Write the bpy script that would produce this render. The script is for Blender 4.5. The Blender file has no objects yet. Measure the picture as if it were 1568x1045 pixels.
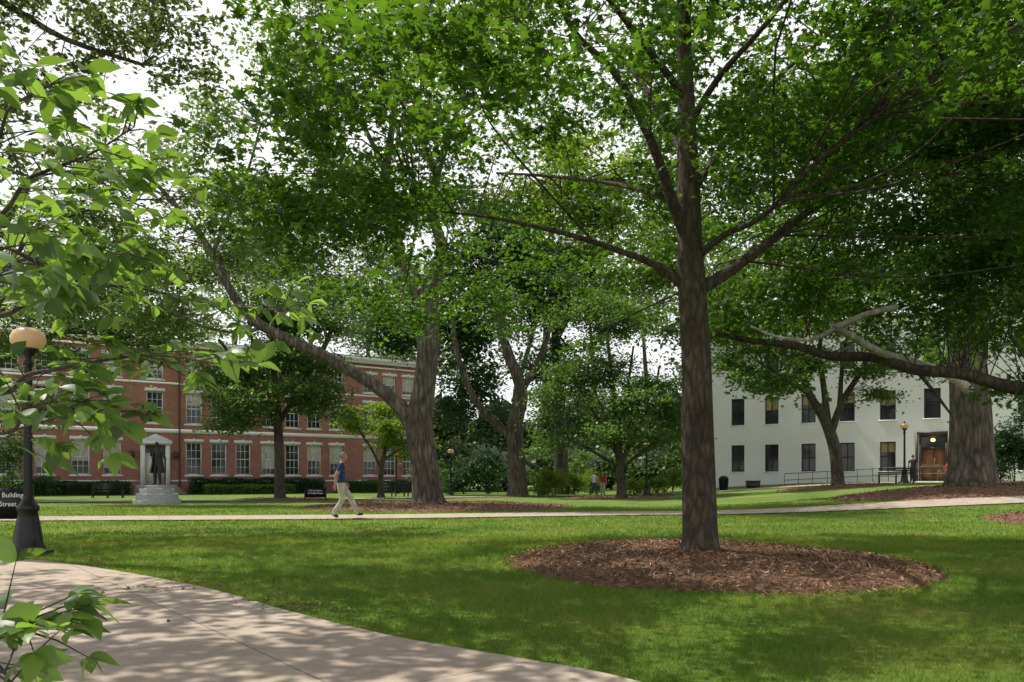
import bpy, math, numpy as np, bmesh
from mathutils import Vector
rng=np.random.default_rng(11)
F=1220.0;H=1.15;HY=735.0;CX=784.0
def W(px,py,d): return np.array([(px-CX)/F*d, d, H+(HY-py)/F*d])
def sst(a):
    a=np.clip(a,0,1); return a*a*(3-2*a)
def terr(x,y):
    return 0.98*sst((np.asarray(x,float)-6)/18.0)*sst((np.asarray(y,float)-16)/18.0)
sc=bpy.context.scene
col=sc.collection
# ------------------------------------------------------------------ materials
def newmat(name):
    m=bpy.data.materials.new(name); m.use_nodes=True
    nt=m.node_tree; nt.nodes.clear()
    out=nt.nodes.new('ShaderNodeOutputMaterial')
    return m,nt,out
def ramp(nt,stops):
    r=nt.nodes.new('ShaderNodeValToRGB'); e=r.color_ramp.elements
    while len(e)<len(stops): e.new(0.5)
    for i,(p,c) in enumerate(stops):
        e[i].position=p; e[i].color=(c[0],c[1],c[2],1)
    return r
def noise(nt,vec,scale,detail=4,rough=0.6):
    n=nt.nodes.new('ShaderNodeTexNoise'); n.inputs['Scale'].default_value=scale
    n.inputs['Detail'].default_value=detail; n.inputs['Roughness'].default_value=rough
    nt.links.new(vec,n.inputs['Vector']); return n
def objco(nt,scale=(1,1,1)):
    t=nt.nodes.new('ShaderNodeTexCoord'); m=nt.nodes.new('ShaderNodeMapping')
    m.inputs['Scale'].default_value=scale
    nt.links.new(t.outputs['Object'],m.inputs['Vector']); return m.outputs['Vector']
def simple(name,c,rough=0.6,metal=0,nscale=6,var=0.25,bump=0.0,emit=None):
    m,nt,out=newmat(name)
    v=objco(nt); n=noise(nt,v,nscale,5)
    r=ramp(nt,[(0.3,[x*(1-var) for x in c]),(0.7,[min(1,x*(1+var)) for x in c])])
    nt.links.new(n.outputs['Fac'],r.inputs['Fac'])
    b=nt.nodes.new('ShaderNodeBsdfPrincipled'); b.inputs['Roughness'].default_value=rough; b.inputs['Metallic'].default_value=metal
    nt.links.new(r.outputs['Color'],b.inputs['Base Color'])
    if bump:
        bp=nt.nodes.new('ShaderNodeBump'); bp.inputs['Strength'].default_value=bump; bp.inputs['Distance'].default_value=0.02
        nt.links.new(n.outputs['Fac'],bp.inputs['Height']); nt.links.new(bp.outputs['Normal'],b.inputs['Normal'])
    if emit:
        b.inputs['Emission Color'].default_value=(*emit[0],1); b.inputs['Emission Strength'].default_value=emit[1]
    nt.links.new(b.outputs[0],out.inputs[0]); return m
def leafmat(name,dark,light,trans,tf=0.45,spec=0.35):
    m,nt,out=newmat(name)
    a=nt.nodes.new('ShaderNodeAttribute'); a.attribute_name='rnd'
    r=ramp(nt,[(0.0,dark),(1.0,light)]); nt.links.new(a.outputs['Fac'],r.inputs['Fac'])
    r2=ramp(nt,[(0.0,[x*0.35 for x in trans]),(1.0,trans)]); nt.links.new(a.outputs['Fac'],r2.inputs['Fac'])
    b=nt.nodes.new('ShaderNodeBsdfPrincipled'); b.inputs['Roughness'].default_value=0.42
    b.inputs['Specular IOR Level'].default_value=spec
    nt.links.new(r.outputs['Color'],b.inputs['Base Color'])
    t=nt.nodes.new('ShaderNodeBsdfTranslucent'); nt.links.new(r2.outputs['Color'],t.inputs['Color'])
    mx=nt.nodes.new('ShaderNodeMixShader'); mx.inputs[0].default_value=tf
    nt.links.new(b.outputs[0],mx.inputs[1]); nt.links.new(t.outputs[0],mx.inputs[2]); nt.links.new(mx.outputs[0],out.inputs[0])
    return m
def barkmat(name,c1,c2,sx=14,sz=2.5,strength=0.8,dist=0.04):
    m,nt,out=newmat(name)
    v=objco(nt,(sx,sx,sz)); n=noise(nt,v,1.0,6,0.65)
    vo=nt.nodes.new('ShaderNodeTexVoronoi'); vo.feature='DISTANCE_TO_EDGE'; vo.inputs['Scale'].default_value=1.0
    nd=noise(nt,v,2.0,3); mxv=nt.nodes.new('ShaderNodeMixRGB'); mxv.inputs[0].default_value=0.35
    nt.links.new(v,mxv.inputs[1]); nt.links.new(nd.outputs['Color'],mxv.inputs[2]); nt.links.new(mxv.outputs[0],vo.inputs['Vector'])
    ml=nt.nodes.new('ShaderNodeMath'); ml.operation='MULTIPLY_ADD'; ml.inputs[1].default_value=1.2
    nt.links.new(vo.outputs['Distance'],ml.inputs[0]); nt.links.new(n.outputs['Fac'],ml.inputs[2])
    r=ramp(nt,[(0.35,c1),(0.95,c2)]); nt.links.new(ml.outputs[0],r.inputs['Fac'])
    # large mottling (lichen / damp patches)
    v2=objco(nt,(1,1,.5)); n2=noise(nt,v2,2.6,5,.65); r2=ramp(nt,[(.35,(.62,.60,.58)),(.66,(1.35,1.38,1.32))]); nt.links.new(n2.outputs['Fac'],r2.inputs['Fac'])
    mm=nt.nodes.new('ShaderNodeMixRGB'); mm.blend_type='MULTIPLY'; mm.inputs[0].default_value=1
    nt.links.new(r.outputs['Color'],mm.inputs[1]); nt.links.new(r2.outputs['Color'],mm.inputs[2])
    b=nt.nodes.new('ShaderNodeBsdfPrincipled'); b.inputs['Roughness'].default_value=0.9
    nt.links.new(mm.outputs[0],b.inputs['Base Color'])
    bp=nt.nodes.new('ShaderNodeBump'); bp.inputs['Strength'].default_value=strength; bp.inputs['Distance'].default_value=dist
    nt.links.new(ml.outputs[0],bp.inputs['Height']); nt.links.new(bp.outputs['Normal'],b.inputs['Normal'])
    nt.links.new(b.outputs[0],out.inputs[0]); return m
# ------------------------------------------------------------------ mesh helpers
def empty(name,loc=(0,0,0),rz=0):
    e=bpy.data.objects.new(name,None); e.location=loc; e.rotation_euler=(0,0,rz); e.empty_display_size=0.2
    col.objects.link(e); return e
def mk(name,V,Fc,mat,parent=None,smooth=False,rnd=None):
    V=np.asarray(V,dtype=np.float32); Fc=np.asarray(Fc,dtype=np.int32)
    me=bpy.data.meshes.new(name)
    nf,k=Fc.shape
    me.vertices.add(len(V)); me.vertices.foreach_set('co',V.ravel())
    me.loops.add(nf*k); me.loops.foreach_set('vertex_index',Fc.ravel())
    me.polygons.add(nf); me.polygons.foreach_set('loop_start',np.arange(0,nf*k,k,dtype=np.int32))
    me.polygons.foreach_set('loop_total',np.full(nf,k,dtype=np.int32))
    if smooth: me.polygons.foreach_set('use_smooth',np.ones(nf,dtype=bool))
    if rnd is not None:
        a=me.attributes.new('rnd','FLOAT','POINT'); a.data.foreach_set('value',np.asarray(rnd,dtype=np.float32))
    me.update(calc_edges=True)
    me.materials.append(mat)
    o=bpy.data.objects.new(name,me); col.objects.link(o)
    if parent: o.parent=parent
    return o
class Geo:
    def __init__(s): s.V=[];s.F=[];s.n=0
    def add(s,V,Fc):
        s.V.append(np.asarray(V,float)); s.F.append(np.asarray(Fc,int)+s.n); s.n+=len(V)
    def box(s,a,b):
        x0,y0,z0=a;x1,y1,z1=b
        s.add([[x0,y0,z0],[x1,y0,z0],[x1,y1,z0],[x0,y1,z0],[x0,y0,z1],[x1,y0,z1],[x1,y1,z1],[x0,y1,z1]],
              [[0,3,2,1],[4,5,6,7],[0,1,5,4],[1,2,6,5],[2,3,7,6],[3,0,4,7]])
    def quad(s,p): s.add(p,[[0,1,2,3]])
    def tube(s,P,R,sides=6,cap=True,bumpy=0):
        P=np.asarray(P,float);R=np.asarray(R,float);n=len(P)
        T=np.gradient(P,axis=0); T/=np.linalg.norm(T,axis=1)[:,None]+1e-9
        ref=np.array([0.31,0.9,0.2]) if abs(T[0][2])>0.5 else np.array([0.05,0.1,1.0])
        A=np.cross(T,ref);A/=np.linalg.norm(A,axis=1)[:,None]+1e-9;B=np.cross(T,A)
        th=np.linspace(0,2*np.pi,sides,endpoint=False)
        RR=R[:,None]*np.ones(sides)[None]
        if bumpy:
            ph=rng.random(4)*6.28
            RR=RR*(1+bumpy*np.sin(3*th[None]+ph[0]+.15*np.arange(n)[:,None])+bumpy*.6*np.sin(5*th[None]+ph[1]-.1*np.arange(n)[:,None]))
        V=P[:,None,:]+RR[:,:,None]*(A[:,None,:]*np.cos(th)[None,:,None]+B[:,None,:]*np.sin(th)[None,:,None])
        i=np.arange(n-1)[:,None]*sides; j=np.arange(sides)[None,:]; j2=(j+1)%sides
        Fc=np.stack([i+j,i+j2,i+sides+j2,i+sides+j],-1).reshape(-1,4)
        s.add(V.reshape(-1,3),Fc)
        if cap:
            c=P[-1]+T[-1]*R[-1]*0.3; base=V[-1]
            s.add(np.vstack([base,c]),[[k,(k+1)%sides,sides,sides] for k in range(sides)])
    def lathe(s,prof,c,sides=24):
        th=np.linspace(0,2*np.pi,sides,endpoint=False)
        V=np.array([[c[0]+r*np.cos(t),c[1]+r*np.sin(t),c[2]+z] for r,z in prof for t in th])
        n=len(prof)
        i=np.arange(n-1)[:,None]*sides;j=np.arange(sides)[None,:];j2=(j+1)%sides
        s.add(V,np.stack([i+j,i+j2,i+sides+j2,i+sides+j],-1).reshape(-1,4))
    def obj(s,name,mat,parent=None,smooth=False):
        return mk(name,np.vstack(s.V),np.vstack(s.F),mat,parent,smooth)
def fixdeg(o):
    bm=bmesh.new(); bm.from_mesh(o.data); bmesh.ops.remove_doubles(bm,verts=bm.verts,dist=1e-5); bm.to_mesh(o.data); bm.free()
def cr(P,sub=5):
    P=np.asarray(P,float)
    if len(P)<3: 
        t=np.linspace(0,1,sub+1)[:,None]; return P[0]*(1-t)+P[-1]*t
    Q=np.vstack([2*P[0]-P[1],P,2*P[-1]-P[-2]]); out=[]
    for i in range(1,len(Q)-2):
        for t in np.linspace(0,1,sub,endpoint=False):
            a,b,c,d=Q[i-1],Q[i],Q[i+1],Q[i+2]
            out.append(0.5*((2*b)+(-a+c)*t+(2*a-5*b+4*c-d)*t*t+(-a+3*b-3*c+d)*t**3))
    out.append(P[-1]); return np.array(out)
def norm(a): return a/(np.linalg.norm(a,axis=-1,keepdims=True)+1e-9)
T4V=np.array([[-.5,0,0],[0,-.3,.07],[.5,0,-.06],[0,.3,.07]]);T4F=np.array([[0,1,2,3]])
def _maple():
    pa=[(90,1.0),(64,.42),(36,.92),(5,.45),(-25,.6),(-90,.22),(205,.6),(175,.45),(144,.92),(116,.42)]
    v=[[0,0,0.05]]+[[0.55*r*math.cos(math.radians(a)),0.55*r*math.sin(math.radians(a)),-0.10*r*r] for a,r in pa]
    return np.array(v),np.array([[0,2,1,10],[0,4,3,2],[0,6,5,4],[0,8,7,6],[0,10,9,8]])
MPV,MPF=_maple()
def _oval():
    ys=np.linspace(0,1,7); w=np.array([0.01,.16,.25,.28,.23,.12,.005]); v=[];
    for y,a in zip(ys,w):
        dz=-0.25*(y)**2
        v+= [[-a,y,dz+0.22*a],[0,y,dz],[a,y,dz+0.22*a]]
    f=[]
    for i in range(6):
        for j in range(2):
            a=i*3+j; f.append([a,a+1,a+4,a+3])
    return np.array(v),np.array(f)
OVV,OVF=_oval()
def place(tv,tf,C,S,Nn,Tn=None,rnd=None):
    n=len(C); Nn=norm(Nn)
    if Tn is None: Tn=rng.normal(size=(n,3))
    A=norm(np.cross(Nn,Tn)); B=np.cross(Nn,A)
    S=np.broadcast_to(S,(n,))
    V=C[:,None,:]+S[:,None,None]*(tv[None,:,0:1]*A[:,None,:]+tv[None,:,1:2]*B[:,None,:]+tv[None,:,2:3]*Nn[:,None,:])
    k=len(tv); Fc=tf[None]+ (np.arange(n)*k)[:,None,None]
    if rnd is None: rnd=rng.random(n)
    return V.reshape(-1,3),Fc.reshape(-1,tf.shape[1]),np.repeat(rnd,k)
def sprays(C,R,nleaf,size,flat=0.25,up=1.3,tmpl='q',out=None,clrnd=None):
    n=len(C); idx=np.repeat(np.arange(n),nleaf); m=len(idx)
    off=rng.normal(size=(m,3))*0.5; off[:,2]*=flat
    r=(np.zeros(n)+R)[idx]
    off*=r[:,None]
    tilt=rng.normal(size=(n,2))*0.25
    off[:,2]+=off[:,0]*tilt[idx,0]+off[:,1]*tilt[idx,1]-0.22*(off[:,0]**2+off[:,1]**2)/np.maximum(r,.05)
    P=C[idx]+off
    Nn=rng.normal(size=(m,3))*0.6; Nn[:,2]+=up
    if clrnd is None: clrnd=rng.random(n)
    rn=np.clip(0.6*clrnd[idx]+0.4*rng.random(m),0,1)
    S=size*(0.7+0.6*rng.random(m))
    tv,tf=(T4V,T4F) if tmpl=='q' else (MPV,MPF)
    return place(tv,tf,P,S,Nn,None,rn)
def crown(parent,lobes,nleaves,size,mat,skel=None,geo=None,spr=0.6,nl=30,flat=0.35,up=1.0,tmpl='q',clumps=8,name='foliage',twr=0.012,shell=0.45):
    lobes=[(np.array(c,float),np.array(r,float)) for c,r in lobes]
    w=np.array([r[0]*r[2]+r[0]*r[1]*.5 for c,r in lobes]); w=w/w.sum()
    SC=[];CRN=[]
    for (c,r),q in zip(lobes,w):
        ns=max(4,int(nleaves*q/nl)); k=max(4,int(clumps*(0.7+0.6*rng.random())))
        dirs=norm(rng.normal(size=(k,3))); cc=c+dirs*r*(rng.random(k)**shell)[:,None]*0.92
        which=rng.integers(0,k,ns)
        p=cc[which]+rng.normal(size=(ns,3))*r*np.array([.25,.25,.14])
        SC.append(p); cr_=rng.random(k); CRN.append(np.clip(cr_[which]*0.75+0.25*rng.random(ns),0,1))
        if skel is not None and geo is not None:
            for a in cc:
                d=np.linalg.norm(skel-a,axis=1)+ np.maximum(0,skel[:,2]-a[2])*1.0
                b=skel[np.argmin(d)]; L=np.linalg.norm(a-b)
                if L>max(r)*2.2 or L>5: continue
                mid=(a+b)/2+rng.normal(size=3)*L*0.10+np.array([0,0,L*0.10])
                geo.tube(cr([b,mid,a],4),np.linspace(twr*(1.0+L*0.16),twr*0.4,9),4,False)
            for a,wc in zip(p,which):
                if rng.random()<0.2:
                    b=cc[wc]; geo.tube(cr([b,(a+b)/2+rng.normal(size=3)*0.08*np.linalg.norm(a-b),a],2),np.linspace(twr*.5,twr*.25,5),3,False)
    SC=np.vstack(SC);CRN=np.concatenate(CRN)
    V,Fc,rn=sprays(SC,spr*(0.6+0.8*rng.random(len(SC))),nl,size,flat,up,tmpl,None,CRN)
    return mk(name,V,Fc,mat,parent,False,rn)
def limbpath(g,pts,d,sides=10,sub=5,ddep=0):
    P=[];R=[]
    for i,p in enumerate(pts):
        dd=p[3] if len(p)>3 else d+ddep*i
        P.append(W(p[0],p[1],dd)); R.append(p[2]/F*dd/2)
    P4=cr(np.column_stack([P,np.array(R)]),sub)
    g.tube(P4[:,:3],np.maximum(P4[:,3],.004),max(sides,12) if R[0]>.15 else sides,True,.045 if R[0]>.15 else 0); return P4[:,:3]
def LB(px,py,rx,ry,d,rd=None):
    s=d/F
    if rd is None: rd=(rx+ry)/2*s
    return (W(px,py,d),(rx*s,rd,ry*s))

M_maple=leafmat('maple_leaf',(.012,.036,.011),(.05,.115,.024),(.22,.46,.02),.42,.35)
M_oak=leafmat('oak_leaf',(.035,.07,.022),(.11,.175,.05),(.36,.54,.10),.48,.4)
M_mid=leafmat('linden_leaf',(.028,.07,.024),(.10,.18,.05),(.30,.52,.07),.42)
M_dark=leafmat('dark_leaf',(.016,.042,.018),(.045,.10,.035),(.11,.25,.05),.38)
M_bright=leafmat('bright_leaf',(.06,.12,.02),(.14,.24,.04),(.46,.66,.04),.45)
M_pale=leafmat('pale_leaf',(.09,.13,.06),(.16,.22,.10),(.42,.56,.18),.45)  # lighter leaf colour stands in for distance haze
M_dog=leafmat('dogwood_leaf',(.045,.10,.038),(.10,.18,.07),(.40,.68,.06),.45,.5)
M_far=leafmat('far_leaf',(.035,.07,.03),(.10,.16,.055),(.26,.38,.08),.4)
B_maple=barkmat('maple_bark',(.016,.012,.009),(.095,.068,.047),16,5,.9,.03)
B_oak=barkmat('oak_bark',(.022,.018,.014),(.16,.13,.10),8,1.6,1.0,.08)
B_grey=barkmat('grey_bark',(.16,.15,.13),(.42,.39,.35),9,4,.5,.02)
B_thin=barkmat('twig_bark',(.025,.020,.016),(.095,.08,.062),12,4,.5,.02)
M_dark0=simple('painted_inner_shade',(.014,.030,.010),.95,0,2,.5)  # dark fill material, shade inside foliage painted as colour

# ------------------------------------------------------------------ ground
def axis(fine,a,b,ends):
    return np.unique(np.concatenate([ends,np.arange(a,b+1e-6,fine)]))
xs=axis(1.0,-60,60,[-3000,-800,-300,-120,-80,80,120,300,800,3000]); ys=axis(1.0,-20,90,[-3000,-600,-200,-60,110,150,250,500,1000,3000])
X,Y=np.meshgrid(xs,ys); Z=terr(X,Y)
V=np.stack([X,Y,Z],-1).reshape(-1,3); nx=len(xs); ny=len(ys)
i=(np.arange(ny-1)[:,None]*nx+np.arange(nx-1)[None,:]).ravel()
Fc=np.stack([i,i+1,i+nx+1,i+nx],-1)
def grassmat(name,isblade):
    m,nt,out=newmat(name)
    v=objco(nt,(1,1,1 if not isblade else 0))
    n1=noise(nt,v,0.45,4,.6); n2=noise(nt,v,9.0,5,.75)
    r=ramp(nt,[(0.30,(.055,.115,.020)),(0.5,(.105,.185,.030)),(0.68,(.19,.24,.05)),(0.85,(.26,.21,.11))])
    a=nt.nodes.new('ShaderNodeMath');a.operation='MULTIPLY_ADD';a.inputs[1].default_value=.40
    nt.links.new(n2.outputs['Fac'],a.inputs[0])
    s=nt.nodes.new('ShaderNodeMath');s.operation='MULTIPLY_ADD';s.inputs[1].default_value=.82;s.inputs[2].default_value=-.04
    nt.links.new(n1.outputs['Fac'],s.inputs[0]);nt.links.new(s.outputs[0],a.inputs[2])
    f=a.outputs[0]
    if isblade:
        at=nt.nodes.new('ShaderNodeAttribute');at.attribute_name='rnd'
        q=nt.nodes.new('ShaderNodeMath');q.operation='MULTIPLY_ADD';q.inputs[1].default_value=.26
        nt.links.new(at.outputs['Fac'],q.inputs[0]);nt.links.new(f,q.inputs[2])
        q2=nt.nodes.new('ShaderNodeMath');q2.operation='SUBTRACT';q2.inputs[1].default_value=.12
        nt.links.new(q.outputs[0],q2.inputs[0]); f=q2.outputs[0]
    nt.links.new(f,r.inputs['Fac'])
    b=nt.nodes.new('ShaderNodeBsdfPrincipled');b.inputs['Roughness'].default_value=.75;b.inputs['Specular IOR Level'].default_value=.15
    nt.links.new(r.outputs['Color'],b.inputs['Base Color'])
    if isblade:
        t=nt.nodes.new('ShaderNodeBsdfTranslucent')
        tm=nt.nodes.new('ShaderNodeMixRGB');tm.blend_type='MULTIPLY';tm.inputs[0].default_value=1;tm.inputs[2].default_value=(1.9,1.9,1.0,1);nt.links.new(r.outputs['Color'],tm.inputs[1]);nt.links.new(tm.outputs[0],t.inputs['Color'])
        mx=nt.nodes.new('ShaderNodeMixShader');mx.inputs[0].default_value=.5
        nt.links.new(b.outputs[0],mx.inputs[1]);nt.links.new(t.outputs[0],mx.inputs[2]);nt.links.new(mx.outputs[0],out.inputs[0])
    else:
        n3=noise(nt,v,60,3,.8)
        bp=nt.nodes.new('ShaderNodeBump');bp.inputs['Strength'].default_value=.6;bp.inputs['Distance'].default_value=.05
        nt.links.new(n3.outputs['Fac'],bp.inputs['Height']);nt.links.new(bp.outputs['Normal'],b.inputs['Normal'])
        nt.links.new(b.outputs[0],out.inputs[0])
    return m
mk('lawn_ground',V,Fc,grassmat('lawn',False),None,True)
def pathmat(name,c,joint,rot):
    m,nt,out=newmat(name)
    t=nt.nodes.new('ShaderNodeTexCoord');mp=nt.nodes.new('ShaderNodeMapping');mp.inputs['Rotation'].default_value=(0,0,rot)
    nt.links.new(t.outputs['Object'],mp.inputs['Vector']);v=mp.outputs['Vector']
    br=nt.nodes.new('ShaderNodeTexBrick');br.offset=0;br.inputs['Scale'].default_value=1;br.inputs['Brick Width'].default_value=joint;br.inputs['Row Height'].default_value=joint
    br.inputs['Mortar Size'].default_value=.007;br.inputs['Mortar Smooth'].default_value=.2
    br.inputs['Color1'].default_value=(*c,1);br.inputs['Color2'].default_value=(c[0]*.9,c[1]*.89,c[2]*.87,1);br.inputs['Mortar'].default_value=(.2,.17,.14,1)
    nt.links.new(v,br.inputs['Vector'])
    n=noise(nt,v,2.2,8,.7);r=ramp(nt,[(.3,(.7,.68,.64)),(.65,(1.08,1.05,1.0))]);nt.links.new(n.outputs['Fac'],r.inputs['Fac'])
    n2=noise(nt,v,90,4,.8);r2=ramp(nt,[(.3,(.78,.78,.78)),(.7,(1.15,1.15,1.15))]);nt.links.new(n2.outputs['Fac'],r2.inputs['Fac'])
    m1=nt.nodes.new('ShaderNodeMixRGB');m1.blend_type='MULTIPLY';m1.inputs[0].default_value=1
    m2=nt.nodes.new('ShaderNodeMixRGB');m2.blend_type='MULTIPLY';m2.inputs[0].default_value=1
    nt.links.new(br.outputs['Color'],m1.inputs[1]);nt.links.new(r.outputs['Color'],m1.inputs[2])
    nt.links.new(m1.outputs[0],m2.inputs[1]);nt.links.new(r2.outputs['Color'],m2.inputs[2])
    b=nt.nodes.new('ShaderNodeBsdfPrincipled');b.inputs['Roughness'].default_value=.85
    nt.links.new(m2.outputs[0],b.inputs['Base Color'])
    bp=nt.nodes.new('ShaderNodeBump');bp.inputs['Strength'].default_value=.35;bp.inputs['Distance'].default_value=.01
    nt.links.new(n2.outputs['Fac'],bp.inputs['Height']);nt.links.new(bp.outputs['Normal'],b.inputs['Normal'])
    nt.links.new(b.outputs[0],out.inputs[0]);return m
M_path=pathmat('concrete_path',(.49,.405,.34),1.9,math.radians(-38))
M_path2=pathmat('concrete_path_far',(.49,.41,.35),2.0,.1)
edge=cr([(-16,13.4),(-11,12.7),(-7.4,11.5),(-5.6,10.4),(-3.4,8.5),(-1.85,6.75),(-.86,5.73),(.07,5.0),(.65,4.5),(1.6,3.2),(2.3,1.0),(2.5,-4)],6)
poly=np.vstack([edge,[(-3.6,-4),(-3.7,4.1),(-16,8.2)]])
def inpoly(x,y,P):
    c=np.zeros(len(x),bool); j=len(P)-1
    for i in range(len(P)):
        xi,yi=P[i];xj,yj=P[j]
        if yi!=yj:
            m=((yi>y)!=(yj>y))&(x<(xj-xi)*(y-yi)/(yj-yi)+xi); c^=m
        j=i
    return c
me=bpy.data.meshes.new('paved_path');nP=len(poly)
vv=[(p[0],p[1],.03) for p in poly]+[(p[0],p[1],-.05) for p in poly]
me.from_pydata(vv,[],[list(range(nP))[::-1]]+[[k,(k+1)%nP,nP+(k+1)%nP,nP+k] for k in range(nP)]);me.materials.append(M_path)
o=bpy.data.objects.new('paved_path',me);col.objects.link(o)
bm=bmesh.new();bm.from_mesh(me);bmesh.ops.recalc_face_normals(bm,faces=bm.faces);bm.to_mesh(me);bm.free()
def ribbon(name,cl,w,dz,mat):
    c=cr(cl,12);T=norm(np.gradient(c,axis=0));Nn=np.column_stack([-T[:,1],T[:,0]])
    a=np.linspace(-.5,.5,7);P=c[:,None,:]+a[None,:,None]*w*Nn[:,None,:]
    z=terr(P[...,0],P[...,1])+dz;V=np.concatenate([P,z[...,None]],-1).reshape(-1,3);k=7
    i=(np.arange(len(c)-1)[:,None]*k+np.arange(k-1)[None]).ravel()
    mk(name,V,np.stack([i,i+k,i+k+1,i+1],-1)[:,::-1],mat,None,True);return c
mp_=ribbon('walkway',[(-45,21),(-16,23),(-5,24.2),(0,25.6),(6,27.2),(14,27.6),(24,26.5),(40,24)],2.7,.035,M_path2)
ribbon('walkway',[(-45,37),(-26,40.5),(-16,43),(-6,50),(4,56),(14,52),(24,46.5),(40,38)],2.2,.04,M_path2)
def mulchmat():
    m,nt,out=newmat('mulch');v=objco(nt)
    n=noise(nt,v,18,8,.8);n2=noise(nt,v,1.2,3)
    a=nt.nodes.new('ShaderNodeMath');a.operation='MULTIPLY_ADD';a.inputs[1].default_value=.35;nt.links.new(n2.outputs['Fac'],a.inputs[0]);nt.links.new(n.outputs['Fac'],a.inputs[2])
    r=ramp(nt,[(.45,(.035,.018,.010)),(.65,(.16,.078,.040)),(.85,(.34,.19,.10))]);nt.links.new(a.outputs[0],r.inputs['Fac'])
    b=nt.nodes.new('ShaderNodeBsdfPrincipled');b.inputs['Roughness'].default_value=.95;nt.links.new(r.outputs['Color'],b.inputs['Base Color'])
    bp=nt.nodes.new('ShaderNodeBump');bp.inputs['Strength'].default_value=1;bp.inputs['Distance'].default_value=.05
    nt.links.new(n.outputs['Fac'],bp.inputs['Height']);nt.links.new(bp.outputs['Normal'],b.inputs['Normal']);nt.links.new(b.outputs[0],out.inputs[0]);return m
M_mulch=mulchmat()
def chipmat():
    m,nt,out=newmat('wood_chip');a=nt.nodes.new('ShaderNodeAttribute');a.attribute_name='rnd'
    r=ramp(nt,[(0,(.03,.015,.009)),(.5,(.17,.084,.042)),(.93,(.36,.20,.11)),(1,(.5,.38,.25))]);nt.links.new(a.outputs['Fac'],r.inputs['Fac'])
    b=nt.nodes.new('ShaderNodeBsdfPrincipled');b.inputs['Roughness'].default_value=.9;nt.links.new(r.outputs['Color'],b.inputs['Base Color']);nt.links.new(b.outputs[0],out.inputs[0]);return m
M_chip=chipmat()
beds=[(2.75,11.3,2.75,3.4,.13,12000,.05),(-3.2,34.5,5.6,6.2,.12,6000,.09),(19.5,32,6.5,4.2,.15,5000,.09),(15.2,20.5,2.7,2.8,.12,2500,.07),(-12.7,45.5,3.2,2.5,.1,600,.1),(6.7,50,3.5,2.5,.1,600,.1),(18.3,45,3.2,2.5,.1,600,.1)]
def bedr(x,y,b):
    th=np.arctan2((y-b[1])/b[3],(x-b[0])/b[2])
    return np.sqrt(((x-b[0])/b[2])**2+((y-b[1])/b[3])**2)/(1+.035*np.sin(3*th+b[0])+.02*np.sin(8*th+1)+.012*np.sin(19*th))
def bedz(x,y,b):
    r=bedr(x,y,b); return terr(x,y)+b[4]*(1-np.clip(r,0,1.0)**3)+.012-.06*np.clip(r-.97,0,1)*10
for b in beds:
    rr=np.array([0.001,.2,.4,.6,.75,.85,.92,.97,1.0,1.03]);th=np.linspace(0,2*np.pi,72,endpoint=False)
    R_,T_=np.meshgrid(rr,th,indexing='ij');k=(1+.035*np.sin(3*T_+b[0])+.02*np.sin(8*T_+1)+.012*np.sin(19*T_))
    x=b[0]+b[2]*R_*k*np.cos(T_);y=b[1]+b[3]*R_*k*np.sin(T_);z=bedz(x,y,b)+rng.normal(size=x.shape)*.012
    V=np.stack([x,y,z],-1).reshape(-1,3);i=np.arange(9)[:,None]*72;j=np.arange(72)[None];j2=(j+1)%72
    e=empty('mulch_bed')
    mk('mulch',V,np.stack([i+j,i+72+j,i+72+j2,i+j2],-1).reshape(-1,4),M_mulch,e,True)
    n=b[5];t=rng.random(n)*2*np.pi;q=np.sqrt(rng.random(n))*(1.0+.07*rng.random(n));x=b[0]+b[2]*q*np.cos(t);y=b[1]+b[3]*q*np.sin(t)
    C=np.column_stack([x,y,np.maximum(bedz(x,y,b),terr(x,y))+.012+.02*rng.random(n)])
    tv=np.array([[-.5,-.13,0],[.5,-.1,.05],[.45,.14,.02],[-.4,.12,.06]])
    Nn=rng.normal(size=(n,3))*.45;Nn[:,2]+=1
    V,Fq,rn=place(tv,np.array([[0,1,2,3]]),C,b[6]*(.4+1.1*rng.random(n)),Nn)
    mk('wood_chips',V,Fq,M_chip,e,False,rn)
def samp(n,d0,d1,pw):
    u=rng.random(n);d=(d0**pw+u*(d1**pw-d0**pw))**(1/pw)
    k=(rng.random(n)*1.44-.72);return k*d,d
BX=[];BY=[];BS=[];BWd=[]
for n,d0,d1,pw,hh,ww in [(290000,4.0,16,1.0,.045,.0055),(90000,14,34,.8,.055,.012)]:
    x,y=samp(n,d0,d1,pw);ok=~inpoly(x,y,poly)
    for b in beds: ok&=bedr(x,y,b)>.99
    dd=np.min(np.linalg.norm(np.column_stack([x,y])[:,None,:]-mp_[None,::3,:],axis=2),axis=1) if n<200000 else np.full(n,9.)
    ok&=dd>1.36
    BX.append(x[ok]);BY.append(y[ok]);BS.append(np.full(ok.sum(),hh));BWd.append(ww*(.6+y[ok]/12.))
x=np.concatenate(BX);y=np.concatenate(BY);hh=np.concatenate(BS)*(.5+.9*rng.random(len(x)));ww=np.concatenate(BWd);n=len(x)
base=np.column_stack([x,y,terr(x,y)-.003]);an=rng.random(n)*2*np.pi
sd=np.column_stack([np.cos(an),np.sin(an),np.zeros(n)])*ww[:,None]*.5
tip=base+np.column_stack([rng.normal(size=(n,2))*.55*hh[:,None],hh])
V=np.stack([base-sd,base+sd,tip],1).reshape(-1,3)
mk('grass',V,np.arange(3*n).reshape(-1,3),grassmat('grass_blade',True),None,False,np.repeat(rng.random(n),3))
C=[]
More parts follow.
